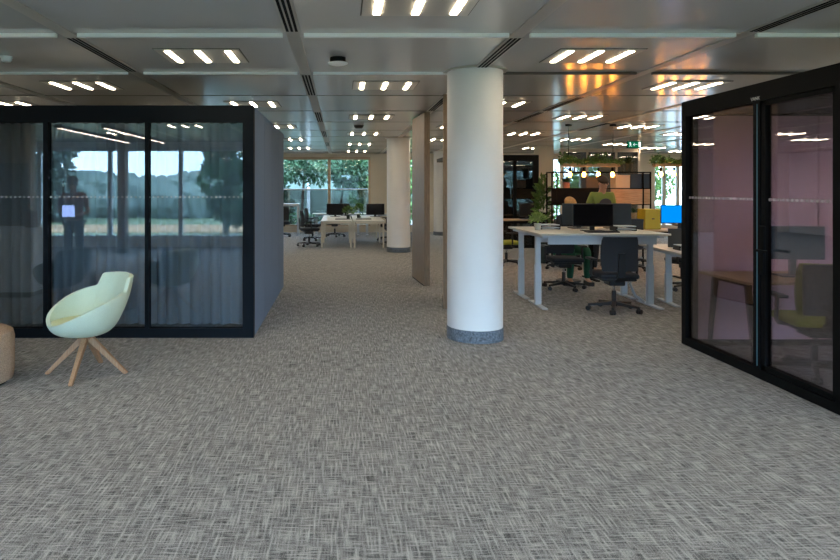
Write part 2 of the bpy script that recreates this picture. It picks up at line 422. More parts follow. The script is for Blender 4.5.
# ------------------------------------------------------------------ columns and oak fins
def column(x, y, label):
    t = thing('round_column', label, 'column', (x, y, 0))
    MB().cyl(0, 0, 0, ZC-.001, .288, seg=72).build('shaft', WHITE, t, True)
    MB().cyl(0, 0, 0, .125, .293, seg=72).build('skirting_band', SKIRT, t, True)
    MB().lathe([(.289, ZC-.012), (.33, ZC-.012), (.33, ZC-.001), (.289, ZC-.001)], seg=72).build('ceiling_collar', CEILSTRIP, t, True)
    return t
column(1.41, 6.53, 'large white round column in the middle of the carpet')
column(1.42, 15.3, 'white round column beside the far cream desks')
column(3.38, 20.7, 'small distant column seen behind the oak fins')
def fin(x, y, L, rz, label):
    t = thing('oak_fin', label, 'partition fin', (x, y, 0), rz)
    MB().box(-.045, .045, 0, L, .012, ZC-.02, .003).build('fin_board', OAKF, t)
    MB().box(-.05, .05, .06, L-.06, 0, .012).build('bottom_shoe', BLACK, t)
    MB().cyl(0, L/2, ZC-.02, ZC, .03).build('ceiling_pivot', BLACK, t)
fin(1.375, 9.9, 1.06, R(4), 'tall oak fin standing free between the two white columns')
fin(1.365, 8.0, 1.0, R(-9), 'oak fin mostly hidden behind the near white column')

# ------------------------------------------------------------------ curtained booth (left)
PX1, PX0, PY0, PY1, PZ = -.915, -5.15, 6.49, 9.88, 2.435
b = thing('curtained_booth', 'dark blue-framed glass meeting booth with grey curtains on the left', 'meeting booth', ((PX0+PX1)/2, PY0, 0))
cx = (PX0+PX1)/2
f = MB(); f.box(PX0-cx, PX1-cx, 0, .09, PZ-.175, PZ); f.build('top_rail', NAVYF, b)
MB().box(PX0-cx, PX1-cx, 0, .09, 0, .10).build('bottom_rail', NAVYF, b)
for xa, xb in ((PX1-.115, PX1), (-2.055, -2.015), (-3.12, -3.07), (-4.19, -4.14), (PX0, PX0+.1)):
    MB().box(xa-cx, xb-cx, 0, .09, .10, PZ-.175).build('post', NAVYF, b)
mul = [PX0+.1, -4.19, -4.14, -3.12, -3.07, -2.055, -2.015, PX1-.115]
for i in range(0, 8, 2):
    MB().box(mul[i]-cx, mul[i+1]-cx, .04, .048, .10, PZ-.175).build('glass_pane', G_BOOTH, b)
MB().box(-3.065-cx, -3.05-cx, -.02, .0, 1.78, 1.86).build('hinge', BLACK, b)
nside = 4; dy = (PY1-PY0-.09)/nside
for k in range(nside):
    MB().box(PX1-.07-cx, PX1-cx, .09+k*dy+.004, .09+(k+1)*dy-.004, .0, PZ-.006, .006).build('side_panel', FELT, b)
MB().box(PX1-.065-cx, PX1-.012-cx, .09, PY1-PY0-.01, 0, PZ-.01).build('side_core', BLACK, b)
MB().box(PX0-cx, PX0+.07-cx, .09, PY1-PY0, 0, PZ-.01).build('far_side_wall', DARKIN, b)
MB().box(PX0+.07-cx, PX1-.07-cx, PY1-PY0-.08, PY1-PY0, 0, PZ-.01).build('back_wall', DARKIN, b)
MB().box(PX0+.07-cx, PX1-.07-cx, .09, PY1-PY0-.08, PZ-.1, PZ-.01).build('booth_ceiling', DARKIN, b)
MB().box(PX0+.1-cx, PX1-.12-cx, .15, .17, PZ-.125, PZ-.1).build('curtain_rail', METALW, b)
for k in range(68):
    q = PX0+.16-cx+k*.0595
    if q < PX1-.14-cx: MB().box(q-.009, q+.009, .135, .15, PZ-.155, PZ-.12).build('curtain_glider', WHITE, b)
def curtain(x0, x1, m, label, ph):
    n = int((x1-x0)/.006); bm = MB(); cols = []
    zs = [.115, .3, .8, 1.4, 1.9, 2.2, 2.255, 2.278]
    for i in range(n+1):
        x = x0 + (x1-x0)*i/n; a = x*2*PI/.115+ph+.9*math.sin(x*11+ph); w = .030*math.sin(a) + .012*math.sin(x*23+ph) + .005*math.sin(x*71)
        cols.append([bm.bm.verts.new((x + .010*math.cos(a)*(1-.3*j/7), w*(1.1-.09*j), z - (.022*abs(math.sin(a/2)) if j == 7 else 0))) for j, z in enumerate(zs)])
    for i in range(n):
        for j in range(len(zs)-1): bm.bm.faces.new((cols[i][j], cols[i+1][j], cols[i+1][j+1], cols[i][j+1]))
    xc = (x0+x1)/2
    o = bm.build('curtain', m, None, True); o.data.transform(Matrix.Translation((-xc, 0, 0))); o.location = (xc, PY0+.16, 0)
    tag(o, label, 'curtain', 'sheer booth curtains')
curtain(-5.0, -4.17, CURTB, 'sheer curtain at the outer left end of the curtained booth', 0)
curtain(-4.16, -3.10, CURTB, 'taupe sheer curtain behind the leftmost visible booth pane', 1)
curtain(-3.09, -2.04, CURT, 'sheer grey curtain behind the booth pane with the reflected person', 2)
curtain(-2.03, -1.04, CURT, 'sheer grey curtain behind the right booth pane', 3)

# ------------------------------------------------------------------ black booth (right)
QX0, QX1, QY0, QY1 = 3.443, 5.9, 4.15, 6.27
b = thing('black_booth', 'black-framed glass phone booth with mauve lining on the right', 'meeting booth', (QX0, QY0, 0))
W_, D_ = QX1-QX0, QY1-QY0
ym = 5.13-QY0
f = MB(); f.box(0, .09, 0, D_, PZ-.15, PZ); f.build('top_rail', BLACK, b)
MB().box(0, .09, 0, D_, 0, .075).build('bottom_rail', BLACK, b)
MB().box(0, .09, D_-.075, D_, .075, PZ-.15).build('post', BLACK, b)
MB().box(0, .09, ym-.03, ym+.05, .075, PZ-.15).build('post', BLACK, b)
MB().box(0, .09, 0, .17, .075, PZ-.15).build('post', BLACK, b)
MB().box(-.003, 0, ym-.004, ym+.002, .10, PZ-.17).build('seal_strip', GTEAL, b)
MB().box(.03, .038, ym+.05, D_-.075, .075, PZ-.15).build('glass_pane', G_RIGHT, b)
dr = MB(); y0, y1 = .175, ym-.035
dr.box(.01, .06, y0, y0+.03, .08, PZ-.155); dr.box(.01, .06, y1-.05, y1, .08, PZ-.155); dr.box(.01, .06, y0, y1, .08, .12); dr.box(.01, .06, y0, y1, PZ-.19, PZ-.155)
door = dr.build('door', BLACK, b)
MB().box(.03, .038, y0+.03, y1-.05, .12, PZ-.19).build('door_glass', G_RIGHT, door)
hl = MB(); hl.box(-.012, .01, y1-.055, y1+.005, .86, 1.26, .004); hl.bar((-.05, y1-.02, 1.06), (-.05, y1-.16, 1.06), .018); hl.bar((-.05, y1-.02, 1.06), (0, y1-.02, 1.06), .018)
hl.build('door_handle', BLACK, door)
MB().box(.09, W_, D_-.06, D_, 0, PZ-.01).build('end_wall', BLACK, b)
MB().box(.12, 1.312, D_-.085, D_-.06, .06, 2.29, .003).build('felt_panel', MAUVE, b)
MB().box(1.326, W_-.07, D_-.085, D_-.06, .06, 2.29, .003).build('felt_panel', MAUVE, b)
MB().box(.09, .116, D_-.09, D_-.06, 0, 2.33).build('inner_post', BLACK, b)
MB().box(W_-.07, W_, 0, D_-.06, 0, PZ-.01).build('rear_wall', MAUVE, b)
MB().box(.12, W_-.07, D_-.095, D_-.085, 0, .06).build('inner_skirting', BLACK, b)
MB().box(0, W_-.07, 0, .06, 0, .09).build('near_frame', BLACK, b)
MB().box(0.09, W_-.07, 0, .06, PZ-.15, PZ-.01).build('near_frame', BLACK, b)
MB().box(.09, W_-.07, .02, .028, .09, PZ-.15).build('near_glass', G_RIGHT, b)
MB().box(.09, W_-.07, .06, D_-.06, PZ-.12, PZ-.01).build('booth_ceiling', DARKIN, b)
MB().box(.5, 1.9, .55, .60, PZ-.126, PZ-.119).build('ceiling_slot', BLACK, b)
MB().box(.5, 1.9, .95, 1.00, PZ-.126, PZ-.119).build('ceiling_slot', BLACK, b)
def text(txt, size, m, name, parent, loc, rot, ext=.001):
    cu = bpy.data.curves.new(name, 'FONT'); cu.body = txt; cu.size = size; cu.extrude = ext; cu.align_x = 'CENTER'; cu.align_y = 'CENTER'
    tmp = bpy.data.objects.new('tmp', cu); COL.objects.link(tmp)
    dg = bpy.context.evaluated_depsgraph_get(); me = bpy.data.meshes.new_from_object(tmp.evaluated_get(dg))
    bpy.data.objects.remove(tmp); me.materials.clear(); me.materials.append(m)
    o = bpy.data.objects.new(name, me); COL.objects.link(o); o.parent = parent; o.location = loc; o.rotation_euler = rot; return o
text('VANK', .042, LOGO, 'logo', b, (-.002, ym+.02, PZ-.125), (R(90), 0, R(-90)))

# ------------------------------------------------------------------ furniture builders
def tub_chair(label, loc, rz, shell_m, cush_m, name='tub_chair', g=None):
    t = thing(name, label, 'chair', loc, rz, g)
    def zrim(a):
        u = min(1, a/130); z = .445 + (.70-.445)*(.35*u + .65*u*u*(3-2*u))
        if a > 127: v = min(1, (a-127)/9); z += (.105 + .02*min(1, (a-127)/53))*v*v*(3-2*v)
        return z
    def ip(a, tab):
        for (a0, v0), (a1, v1) in zip(tab, tab[1:]):
            if a <= a1:
                u = (a-a0)/(a1-a0); u = u*u*(3-2*u); return v0+(v1-v0)*u
        return tab[-1][1]
    zr = [(0,.458),(30,.485),(60,.575),(95,.655),(126,.70),(135,.80),(180,.825)]
    rr = [(0,.305),(60,.325),(110,.345),(145,.345),(180,.31)]
    m = MB(); nu, nv = 120, 18; rings = []
    z0 = .325
    for j in range(nv+1):
        tt = j/nv*PI/2; ring = []
        for i in range(nu):
            th = 360*i/nu; a = th if th <= 180 else 360-th
            hz = zrim(a)-z0; r0 = ip(a, rr)
            k = math.sin(tt)**.62; zz = z0 + hz*(1-math.cos(tt))**.9
            lean = .05*max(0, (zz-.5)/.3)*max(0, -math.cos(R(a)))
            ring.append(m.bm.verts.new(((r0*k+lean)*math.cos(R(th)), r0*k*math.sin(R(th))*1.0, zz)) if j else None)
        rings.append(ring)
    c0 = m.bm.verts.new((0,0,z0))
    for i in range(nu): m.bm.faces.new((c0, rings[1][i], rings[1][(i+1)%nu]))
    for j in range(1, nv):
        for i in range(nu): m.bm.faces.new((rings[j][i], rings[j][(i+1)%nu], rings[j+1][(i+1)%nu], rings[j+1][i]))
    o = m.build('shell', shell_m, t, True)
    s = o.modifiers.new('t', 'SOLIDIFY'); s.thickness = .035; s.offset = -1
    # round seam between lower bucket and back
    bv = o.modifiers.new('b', 'BEVEL'); bv.width = .012; bv.segments = 3; bv.limit_method = 'ANGLE'; bv.angle_limit = R(60)
    c = MB(); c.lathe([(0,.385),(.18,.385),(.235,.405),(.252,.425),(.24,.455),(.18,.468),(0,.472)], (.04,0), 40); c.build('seat_cushion', cush_m, t, True)
    MB().cyl(0,0,.295,.335,.045,.07).build('hub', cush_m if 0 else OAKL, t, True)
    for k in range(4):
        a = R(45+90*k); d = Vector((math.cos(a), math.sin(a), 0))
        MB().bar(d*.02+Vector((0,0,.315)), d*.335+Vector((0,0,.0)), .045, .05, .028, .028).build('leg', OAKL, t)
    return t
tub_chair('mint green tub chair with four splayed oak legs by the curtained booth', (-2.15, 5.24, 0), math.atan2(-.72, -.69), MINT, MINTC)
tub_chair('dark olive tub chair out of frame left, seen as a reflection', (-3.5, 5.30, 0), R(-150), DGREEN, DGREEN)

p = thing('pouf', 'beige boucle pouf cut off by the left picture edge', 'pouf', (-2.965, 4.97, 0))
MB().lathe([(0,.012),(.26,.012),(.30,.03),(.31,.08),(.312,.36),(.30,.41),(.26,.435),(0,.44)], seg=48).build('cushion', BOUCLE, p, True)
MB().cyl(0,0,0,.014,.26).build('base_plate', BLACK, p)

def office_chair(label, loc, rz, seat_m, back_m, shell_m, g=None, arms=True):
    t = thing('office_chair', label, 'chair', loc, rz, g)
    st = MB(); st.box(-.24,.24,-.22,.25,.435,.50,.028); o = st.build('seat', seat_m, t, True)
    MB().box(-.21,.21,-.20,.22,.405,.437,.012).build('seat_pan', PLAST, t, True)
    me = MB(); nx, nz = 10, 10; G = [[[None]*(nx+1) for _ in range(nz+1)] for _ in (0,1)]
    for k in (0,1):
        for j in range(nz+1):
            v = j/nz; z = .53+.43*v; hw = .215 + .012*math.sin(v*PI) - .02*max(0, v-.9)*10*.5 - .025*max(0,.1-v)*10*.4
            for i in range(nx+1):
                u = i/nx*2-1
                y = -.235 + .035*u*u - .03*v + .03*math.sin(v*PI*.9) + (.028 if k else 0)*(1-.5*abs(u)**6) 
                G[k][j][i] = me.bm.verts.new((u*hw, y, z))
    for k in (0,1):
        for j in range(nz):
            for i in range(nx): me.bm.faces.new((G[k][j][i], G[k][j][i+1], G[k][j+1][i+1], G[k][j+1][i]))
    for j in range(nz):
        for i in (0, nx): me.bm.faces.new((G[0][j][i], G[1][j][i], G[1][j+1][i], G[0][j+1][i]))
    for i in range(nx):
        for j in (0, nz): me.bm.faces.new((G[0][j][i], G[1][j][i], G[1][j][i+1], G[0][j][i+1]))
    me.build('backrest', back_m, t, True)
    if shell_m:
        s2 = MB(); s2.box(-.205,.205,-.276,-.245,.545,.955,.01); s2.build('back_shell', shell_m, t, True)
    sp = MB(); sp.bar((0,-.15,.40),(0,-.262,.47),.09,.03); sp.bar((0,-.262,.46),(0,-.272,.76),.085,.03,.075,.022); sp.build('spine', PLAST, t)
    MB().box(-.10,.10,-.13,.10,.335,.405,.02).build('tilt_mechanism', PLAST, t)
    lv = MB(); lv.tube([(.10,.05,.385),(.24,.06,.39)], .008); lv.build('lever', PLAST, t)
    MB().cyl(0,0,.22,.34,.016).build('gas_lift', CHROME, t, True)
    MB().cyl(0,0,.07,.26,.027).build('lift_sleeve', PLAST, t, True)
    ba = MB(); ba.cyl(0,0,.065,.125,.04)
    for k in range(5):
        a = R(90+72*k+14); d = Vector((math.cos(a), math.sin(a), 0)); ba.bar(d*.02+Vector((0,0,.10)), d*.315+Vector((0,0,.075)), .05,.045,.03,.025)
    ba.build('star_base', PLAST, t)
    for k in range(5):
        a = R(90+72*k+14); d = Vector((math.cos(a), math.sin(a), 0))*.31
        c = MB(); mt = Matrix.Translation((d.x, d.y, .03)) @ Matrix.Rotation(a+k, 4, 'Z') @ Matrix.Rotation(R(90), 4, 'Y')
        c.cyl(0,0,-.028,-.006,.03,seg=16,mtx=mt); c.cyl(0,0,.006,.028,.03,seg=16,mtx=mt); c.cyl(d.x,d.y,.03,.075,.012,seg=8); c.build('caster', PLAST, t, True)
    if arms:
        for sx in (-1,1):
            a = MB(); a.tube([(sx*.16,0,.42),(sx*.27,0,.43),(sx*.285,0,.46),(sx*.285,-.01,.66)], .016, 8); a.box(sx*.285-.04, sx*.285+.04,-.13,.12,.655,.682,.01)
            a.build('armrest', PLAST, t, True)
    return t
GA = 'office chairs'
c1 = office_chair('black swivel chair seen from behind at the near standing desk', (3.49, 7.93, 0), R(-4), MESHB, MESHB, None, GA)
dup(c1, (3.47, 9.66, 0), R(178), 'black swivel chair facing the camera under the rear standing desk')
dup(c1, (5.35, 9.55, 0), R(30), 'black swivel chair half hidden by the black booth edge')
dup(c1, (5.55, 11.9, 0), R(200), 'black swivel chair at the low desks left of the yellow box')
dup(c1, (4.3, 12.0, 0), R(150), 'black swivel chair in the gap beneath the standing desk, deepest one')
c2 = office_chair('lime and grey swivel chair inside the black booth', (3.97, 5.2, 0), R(-12), OLIVE, OLIVE, SHELLG, GA)
dup(c2, (3.36, 12.6, 0), R(-80), 'lime swivel chair beside the near white column')

def T_desk(label, x0, x1, y0, y1, z, legx, top=DESKW, legm=METALW, g=None, rz=0, foot=.31):
    cx, cy = (x0+x1)/2, (y0+y1)/2; w, d = (x1-x0)/2, (y1-y0)/2
    t = thing('desk', label, 'desk', (cx, cy, 0), rz, g)
    MB().box(-w, w, -d, d, z-.025, z, .004).build('tabletop', top, t)
    for sx in (-1,1):
        x = sx*legx
        l = MB(); l.box(x-.04, x+.04, -.03, .03, .02, z*.55); l.box(x-.033, x+.033, -.024, .024, z*.5, z-.03); l.build('leg', legm, t)
        fo = MB(); fo.box(x-.035, x+.035, -foot, foot, 0, .022, .004); fo.build('foot', legm, t)
        MB().box(x-.035, x+.035, -d+.06, d-.06, z-.06, z-.025).build('bracket', legm, t)
    MB().box(-legx+.035, legx-.035, -.025, .025, z-.10, z-.03).build('crossbeam', legm, t)
    return t
d1 = T_desk('raised white standing desk nearest the black booth', 2.54, 4.22, 7.92, 8.66, .985, .75, g='white standing desks')
d2 = T_desk('raised white standing desk back to back behind the nearest one', 2.54, 4.22, 8.68, 9.42, .985, .75, g='white standing desks')
tr_ = MB(); tr_.box(-.70, .70, -.28, -.25, .84, .95); tr_.build('cable_tray', METALW, d1)
kp = MB(); kp.box(-.68, -.52, .28, .34, .82, .93); kp.build('socket_box', METALW, d1)
cab = MB(); pts = [(4.12, 8.5, .62), (3.98, 8.45, .45), (3.92, 8.42, .28), (3.98, 8.4, .12), (4.1, 8.38, .03)]
cab.tube(pts, .018, 8); tag(cab.build('cable_hose', METALW, None, True), 'pale corrugated cable hose curving down beside the right desk leg', 'cable')
d3 = T_desk('low white desk running behind the black booth edge', 4.38, 5.50, 7.55, 9.25, .735, .48, legm=METALW, rz=R(-6), g=None, foot=.3)
MB().box(-.36, .54, .30, .32, .736, 1.00).build('desk_screen', SHELLG, d3)
wd = T_desk('oak-topped desk behind the standing desks with a yellow box', 4.15, 6.05, 10.35, 11.0, .86, .8, OAKT, BLACK)

def monitor(label, loc, rz, w, h, z0, screen=SCREEN, back=PLAST, g=None, back_only=False):
    t = thing('monitor', label, 'monitor', loc, rz, g)
    MB().box(-w/2, w/2, -.012, .014, z0, z0+h, .004).build('casing', back, t)
    MB().box(-w/2+.008, w/2-.008, -.0135, -.012, z0+.012, z0+h-.008).build('screen', screen, t)
    MB().box(-.03, .03, .012, .035, .01, z0+h*.5).build('stand_neck', back, t)
    MB().box(-.13, .13, -.07, .11, 0, .012, .003).build('stand_foot', back, t)
    return t
DZ = .985
monitor('wide black monitor in the middle of the near standing desk', (3.42, 8.42, DZ), R(3), .56, .31, .06)
monitor('navy-backed monitor left behind the black one on the standing desks', (3.46, 9.05, DZ), R(186), .48, .31, .05, SCREEN, MONB)
monitor('navy-backed monitor right behind the black one on the standing desks', (3.98, 9.05, DZ), R(172), .48, .31, .05, SCREEN, MONB)
monitor('monitor with bright blue screen next to the black booth edge', (4.93, 9.0, .735), R(-8), .55, .27, .32, BLUE, PLAST)
monitor('teal grey monitor on the oak desk inside the black booth', (4.22, 5.78, .745), R(-8), .52, .31, .16, TEALS, TEALS)
def keyboard(label, loc, rz=0, w=.42, m=PLAST):
    t = thing('keyboard', label, 'keyboard', loc, rz)
    MB().box(-w/2, w/2, -.065, .065, 0, .014, .003).build('keyboard_body', m, t)
    MB().box(-w/2+.01, w/2-.01, -.055, .055, .014, .019).build('key_block', PLAST if m != PLAST else SHELLG, t)
keyboard('black keyboard in front of the wide black monitor', (3.44, 8.17, DZ))
def tray(label, loc, rz=0):
    t = thing('laptop_riser', label, 'laptop riser', loc, rz)
    MB().box(-.13, .13, -.11, .11, .055, .07, .003).build('riser_top', METALW, t)
    MB().box(-.13, .13, -.11, .11, .015, .03, .003).build('riser_shelf', METALW, t)
    for sx in (-1,1): MB().box(sx*.13-.012, sx*.13+.012, -.10, .10, 0, .06).build('riser_leg', PLAST, t)
tray('white laptop riser beside the small potted plant on standing desk', (2.955, 8.85, DZ))
tray('white laptop riser right of the wide black monitor', (3.88, 8.53, DZ))
tray('white laptop riser on the low desk near the booth edge', (4.66, 8.35, .735), R(-6))
def laptop(label, loc, rz, scr=PLAST, op=100, w=.32, base=SHELLG, face=None):
    t = thing('laptop', label, 'laptop', loc, rz)
    MB().box(-w/2, w/2, -.11, .11, 0, .014, .003).build('laptop_base', base, t)
    mt = Matrix.Translation((0, .11, .012)) @ Matrix.Rotation(R(-(op-90)), 4, 'X')
    MB().box(-w/2, w/2, 0, .008, 0, .21, mtx=mt).build('laptop_lid', base, t)
    MB().box(-w/2+.01, w/2-.01, -.001, 0, .01, .20, mtx=mt).build('laptop_screen', scr, t)
    return t
laptop('open black laptop behind the small potted plant', (2.99, 9.16, DZ), R(5), SCREEN, w=.2)

def pot_plant(name, label, loc, pot_r, pot_h, pot_m, leaf_m, n, L, Wd, spread, height, up=.6, dome=False):
    t = thing(name, label, 'plant', loc)
    MB().lathe([(0,0),(pot_r*.82,0),(pot_r,pot_h),(pot_r*.88,pot_h),(pot_r*.8,pot_h*.85),(0,pot_h*.85)], seg=20).build('pot', pot_m, t, True)
    m = MB()
    for i in range(n):
        a = random.uniform(0, 2*PI)
        if dome:
            d = Vector((math.cos(a)*random.random(), math.sin(a)*random.random(), random.uniform(-.1, 1))).normalized()
            c = Vector((0,0,pot_h+height*.35)) + Vector((d.x*spread, d.y*spread, d.z*height*.6))*random.uniform(.3,1)
            m.leaf(c, d+Vector((random.gauss(0,.5), random.gauss(0,.5), random.gauss(0,.4))), L, Wd)
        else:
            d = Vector((math.cos(a), math.sin(a), random.uniform(.2, 2.2)*up)).normalized()
            c = Vector((0,0,pot_h*.85)); p1 = c + d*L*.55; p2 = p1 + (d+Vector((0,0,-.45))).normalized()*L*.5
            s_ = d.cross(Vector((0,0,1))).normalized()*Wd/2
            q = [m.bm.verts.new(v) for v in (c-s_*.3, c+s_*.3, p1+s_, p1-s_, p2)]
            m.bm.faces.new((q[0], q[1], q[2], q[3])); m.bm.faces.new((q[3], q[2], q[4]))
    m.build('foliage', leaf_m, t); return t
pot_plant('potted_plant', 'small bushy plant in grey pot on the left end of the standing desk', (2.735, 8.62, DZ), .048, .095, POTW, LEAFY, 260, .055, .03, .10, .13, dome=True)

# tall plant left of the shelf
pot_plant('floor_plant', 'tall leafy plant standing left of the black shelf unit', (4.23, 13.0, 0), .15, .55, POTD, LEAF, 210, .15, .07, .15, 1.35, dome=True)

# shelf unit
SX0, SX1, SYY = (551-VX)*12.6/F, (651-VX)*12.52/F, 12.7
sh = thing('shelf_unit', 'black metal shelf divider with dark and oak front panels', 'shelf', ((SX0+SX1)/2, SYY, 0))
w = (SX1-SX0)/2
def zs(py, Y=12.7): return H-(py-VY)*Y/F
for q in (-w, -w+.10, -w+.55*2*w-.1, w-.15, w): MB().box(q-.012, q+.012, -.17, -.145, 0, zs(172)).build('upright', BLACK, sh)
for q in (-w, w): MB().box(q-.012, q+.012, .145, .17, 0, zs(172)).build('upright', BLACK, sh)
for z in (zs(172), zs(188), zs(204), .5, .1): MB().box(-w-.012, w+.012, -.17, .17, z-.02, z, ).build('shelf_board', BLACK, sh)
MB().box(-w+.012, -w+.012+.93, -.165, -.14, zs(204), zs(188)-.02).build('dark_front', DARKF, sh)
MB().box(w-.80, w-.012, -.165, -.14, zs(204), zs(188)-.02).build('oak_front', OAKP, sh)
MB().box(-w+.96, w-.82, -.165, -.14, zs(204), zs(188)-.02).build('grey_front', SHELLG, sh)
# things on the shelf
def storage_box(label, X0, X1, Y, z0, z1, m, d=.26, name='storage_box', cat='box', extra=None):
    t = thing(name, label, cat, ((X0+X1)/2, Y, z0))
    w = (X1-X0)/2
    MB().box(-w, w, -d/2, d/2, 0, z1-z0-.01, .004).build('box_body', m, t)
    MB().box(-w-.003, w+.003, -d/2-.003, d/2+.003, z1-z0-.03, z1-z0, .003).build('lid', m, t)
    if extra: MB().box(-.02, .02, -d/2-.012, -d/2, (z1-z0)*.5, (z1-z0)*.55).build('handle', extra, t)
px = lambda x, Y: (x-VX)*Y/F
storage_box('navy storage box on the upper right of the shelf', px(627.5,12.7), px(648,12.7), 12.7, zs(188), zs(174), NAVY)
storage_box('cream storage box on the shelf right of the standing man', px(613,12.7), px(627,12.7), 12.7, zs(188), zs(175), CREAM)
storage_box('black box sitting on the shelf behind the man', px(584,12.7), px(597,12.7), 12.72, zs(188), zs(177), SHELLG)
storage_box('yellow steel box on the oak desk behind the standing desks', px(641,10.8), px(656.5,10.8), 10.8, .86, H-(209-VY)*10.8/F, YELLOW, .3, extra=PLAST)
storage_box('low black box with oak lid left of the yellow box', px(624,10.5), px(641,10.5), 10.55, .86, H-(219-VY)*10.5/F, PLAST, .28)
pot_plant('potted_plant', 'spiky plant in dark pot on top of the shelf unit', (px(628,12.7), 12.7, zs(172)), .085, .17, POTD, LEAFD, 46, .26, .05, .2, .2, up=.7)
pot_plant('potted_plant', 'trailing plant in pink pot on the left shelf level', (px(566.5,12.7), 12.7, zs(188)), .07, .12, POTP, LEAFD, 50, .18, .03, .2, .2, up=.6)
pot_plant('potted_plant', 'small dark plant in amber pot beside the low black box', (px(633,10.75), 10.72, H-(219-VY)*10.5/F), .05, .10, OAKT, LEAFD, 60, .13, .03, .1, .1, up=.9)

# plant pendants
def pendant(label, x0, x1, Y, xs, rodx):
    cx = (x0+x1)/2; z = H+(VY-166)*Y/F
    t = thing('plant_pendant', label, 'pendant light', (cx, Y, z), 0, 'planted pendant lights')
    w = (x1-x0)/2
    bx = MB(); bx.box(-w, w, -.06, .06, -.015, .05); bx.build('planter_trough', OAKP, t)
    m = MB()
    for i in range(1300):
        x = random.uniform(-w-.05, w+.05); 
        m.leaf((x, random.gauss(0,.06), .05+abs(random.gauss(0,.06))*(1+.5*math.sin(x*9))), (random.gauss(0,1), random.gauss(0,1), random.gauss(0,.8)), .055, .038)
    m.build('foliage', LEAF, t)
    for q in rodx: MB().cyl(q-cx, 0, .05, ZC-z, .006, seg=8).build('suspension_rod', BLACK, t); 
    for q in rodx: MB().cyl(q-cx, 0, ZC-z-.03, ZC-z, .06).build('ceiling_rose', BLACK, t)
    for q in xs:
        s_ = MB(); s_.cyl(q-cx, 0, -.10, -.03, .022, seg=14); so = s_.build('lamp_socket', BLACK, t)
        g_ = MB(); g_.lathe([(.018,-.10),(.024,-.12),(.045,-.16),(.045,-.19),(.03,-.215),(0,-.225)], (q-cx,0), 16); g_.build('bulb_glass', BULBG, so, True)
        MB().ball((q-cx,0,-.165), .032, 10, (1,1,1.5)).build('filament', BULB, so, True)
pendant('hanging planter with four glowing bulbs left, over the standing man', px(562,12), px(619,12), 12.0, [px(q,12) for q in (570,584,598.5,612.5)], [px(567.5,12)+.02, px(613,12)])
pendant('hanging planter with glowing bulbs right, cut by the black booth', px(654,12.6), px(715,12.6), 12.6, [px(q,12.6) for q in (661,674,688,702)], [px(700,12.6)])

# exit sign
t = thing('exit_sign', 'green hanging exit sign under the far right ceiling', 'sign', (7.09, 15.0, 0))
MB().box(-.175,.175,-.02,.02,2.535,2.705,.004).build('sign_housing', BLACK, t)
pz = MB(); pz.box(-.165,.165,-.023,-.020,2.545,2.695); pz.build('sign_panel', SIGNG, t)
mk = MB(); mk.bar((-.03,-.025,2.62),(.07,-.025,2.62),.022,.004); mk.bar((-.03,-.025,2.62),(.0,-.025,2.65),.018,.004); mk.bar((-.03,-.025,2.62),(.0,-.025,2.59),.018,.004)
mk.box(.10,.15,-.026,-.023,2.56,2.68); mk.ball((-.105,-.025,2.665),.014); mk.bar((-.105,-.025,2.65),(-.10,-.025,2.61),.02,.004); mk.bar((-.10,-.025,2.61),(-.13,-.025,2.565),.012,.004); mk.bar((-.10,-.025,2.61),(-.07,-.025,2.57),.012,.004); mk.bar((-.10,-.025,2.64),(-.07,-.025,2.63),.010,.004)
mk.build('arrow_and_runner', SIGNW, t)
for q in (-.1,.1): MB().cyl(q,0,2.705,ZC,.005,seg=6).build('hanger', BLACK, t)

# ceiling bits
t = thing('access_point', 'round black and white wireless unit on the aisle ceiling', 'access point', (-.03, 5.85, ZC))
MB().cyl(0,0,-.05,0,.075).build('mounting_collar', BLACK, t, True); MB().lathe([(0,-.068),(.07,-.068),(.095,-.058),(.095,-.05),(0,-.05)]).build('disc_cover', CROSS, t, True)
t = thing('smoke_detector', 'small white smoke detector on the ceiling at the left edge', 'smoke detector', (-3.13, 5.80, ZC))
MB().cyl(0,0,-.012,0,.055).build('mounting_plate', CROSS, t, True); MB().lathe([(0,-.05),(.035,-.05),(.048,-.03),(.048,-.012),(0,-.012)]).build('sensor_head', CROSS, t, True)
t = thing('smoke_detector', 'grey detector on the aisle ceiling beyond the oak fin', 'smoke detector', (.35, 12.2, ZC))
MB().cyl(0,0,-.012,0,.10).build('mounting_plate', SHELLG, t, True); MB().lathe([(0,-.06),(.06,-.06),(.09,-.03),(.09,-.012),(0,-.012)]).build('sensor_head', SHELLG, t, True)
for X_, Y_, lb in ((px(672.5,7.6), 7.55, 'tiny sprinkler head on the ceiling before the right tubes'), (2.3, 16.8-.7, 'tiny sprinkler head on the ceiling right of the near column')):
    t = thing('sprinkler', lb, 'sprinkler', (X_, Y_, ZC)); MB().cyl(0,0,-.008,.004,.025).build('rosette', CHROME, t); MB().cyl(0,0,-.05,-.008,.007,seg=8).cyl(0,0,-.054,-.05,.017,seg=12).build('nozzle', CHROME, t)

# ------------------------------------------------------------------ booth desk
t = thing('desk', 'oak desk with black splayed legs inside the black booth', 'desk', (4.5, 5.79, 0))
MB().box(-.95, 1.25, -.37, .37, .72, .745, .003).build('tabletop', OAKT, t)
for x in (-.86, 1.1):
    for s_ in (-1, 1): MB().bar((x, s_*.24, .70), (x, s_*.34, 0), .05, .035, .03, .03).build('leg', BLACK, t)
    MB().box(x-.02, x+.02, -.27, .27, .685, .72).build('leg_rail', BLACK, t)
MB().box(-.86, 1.1, -.02, .02, .69, .72).build('crossbeam', BLACK, t)

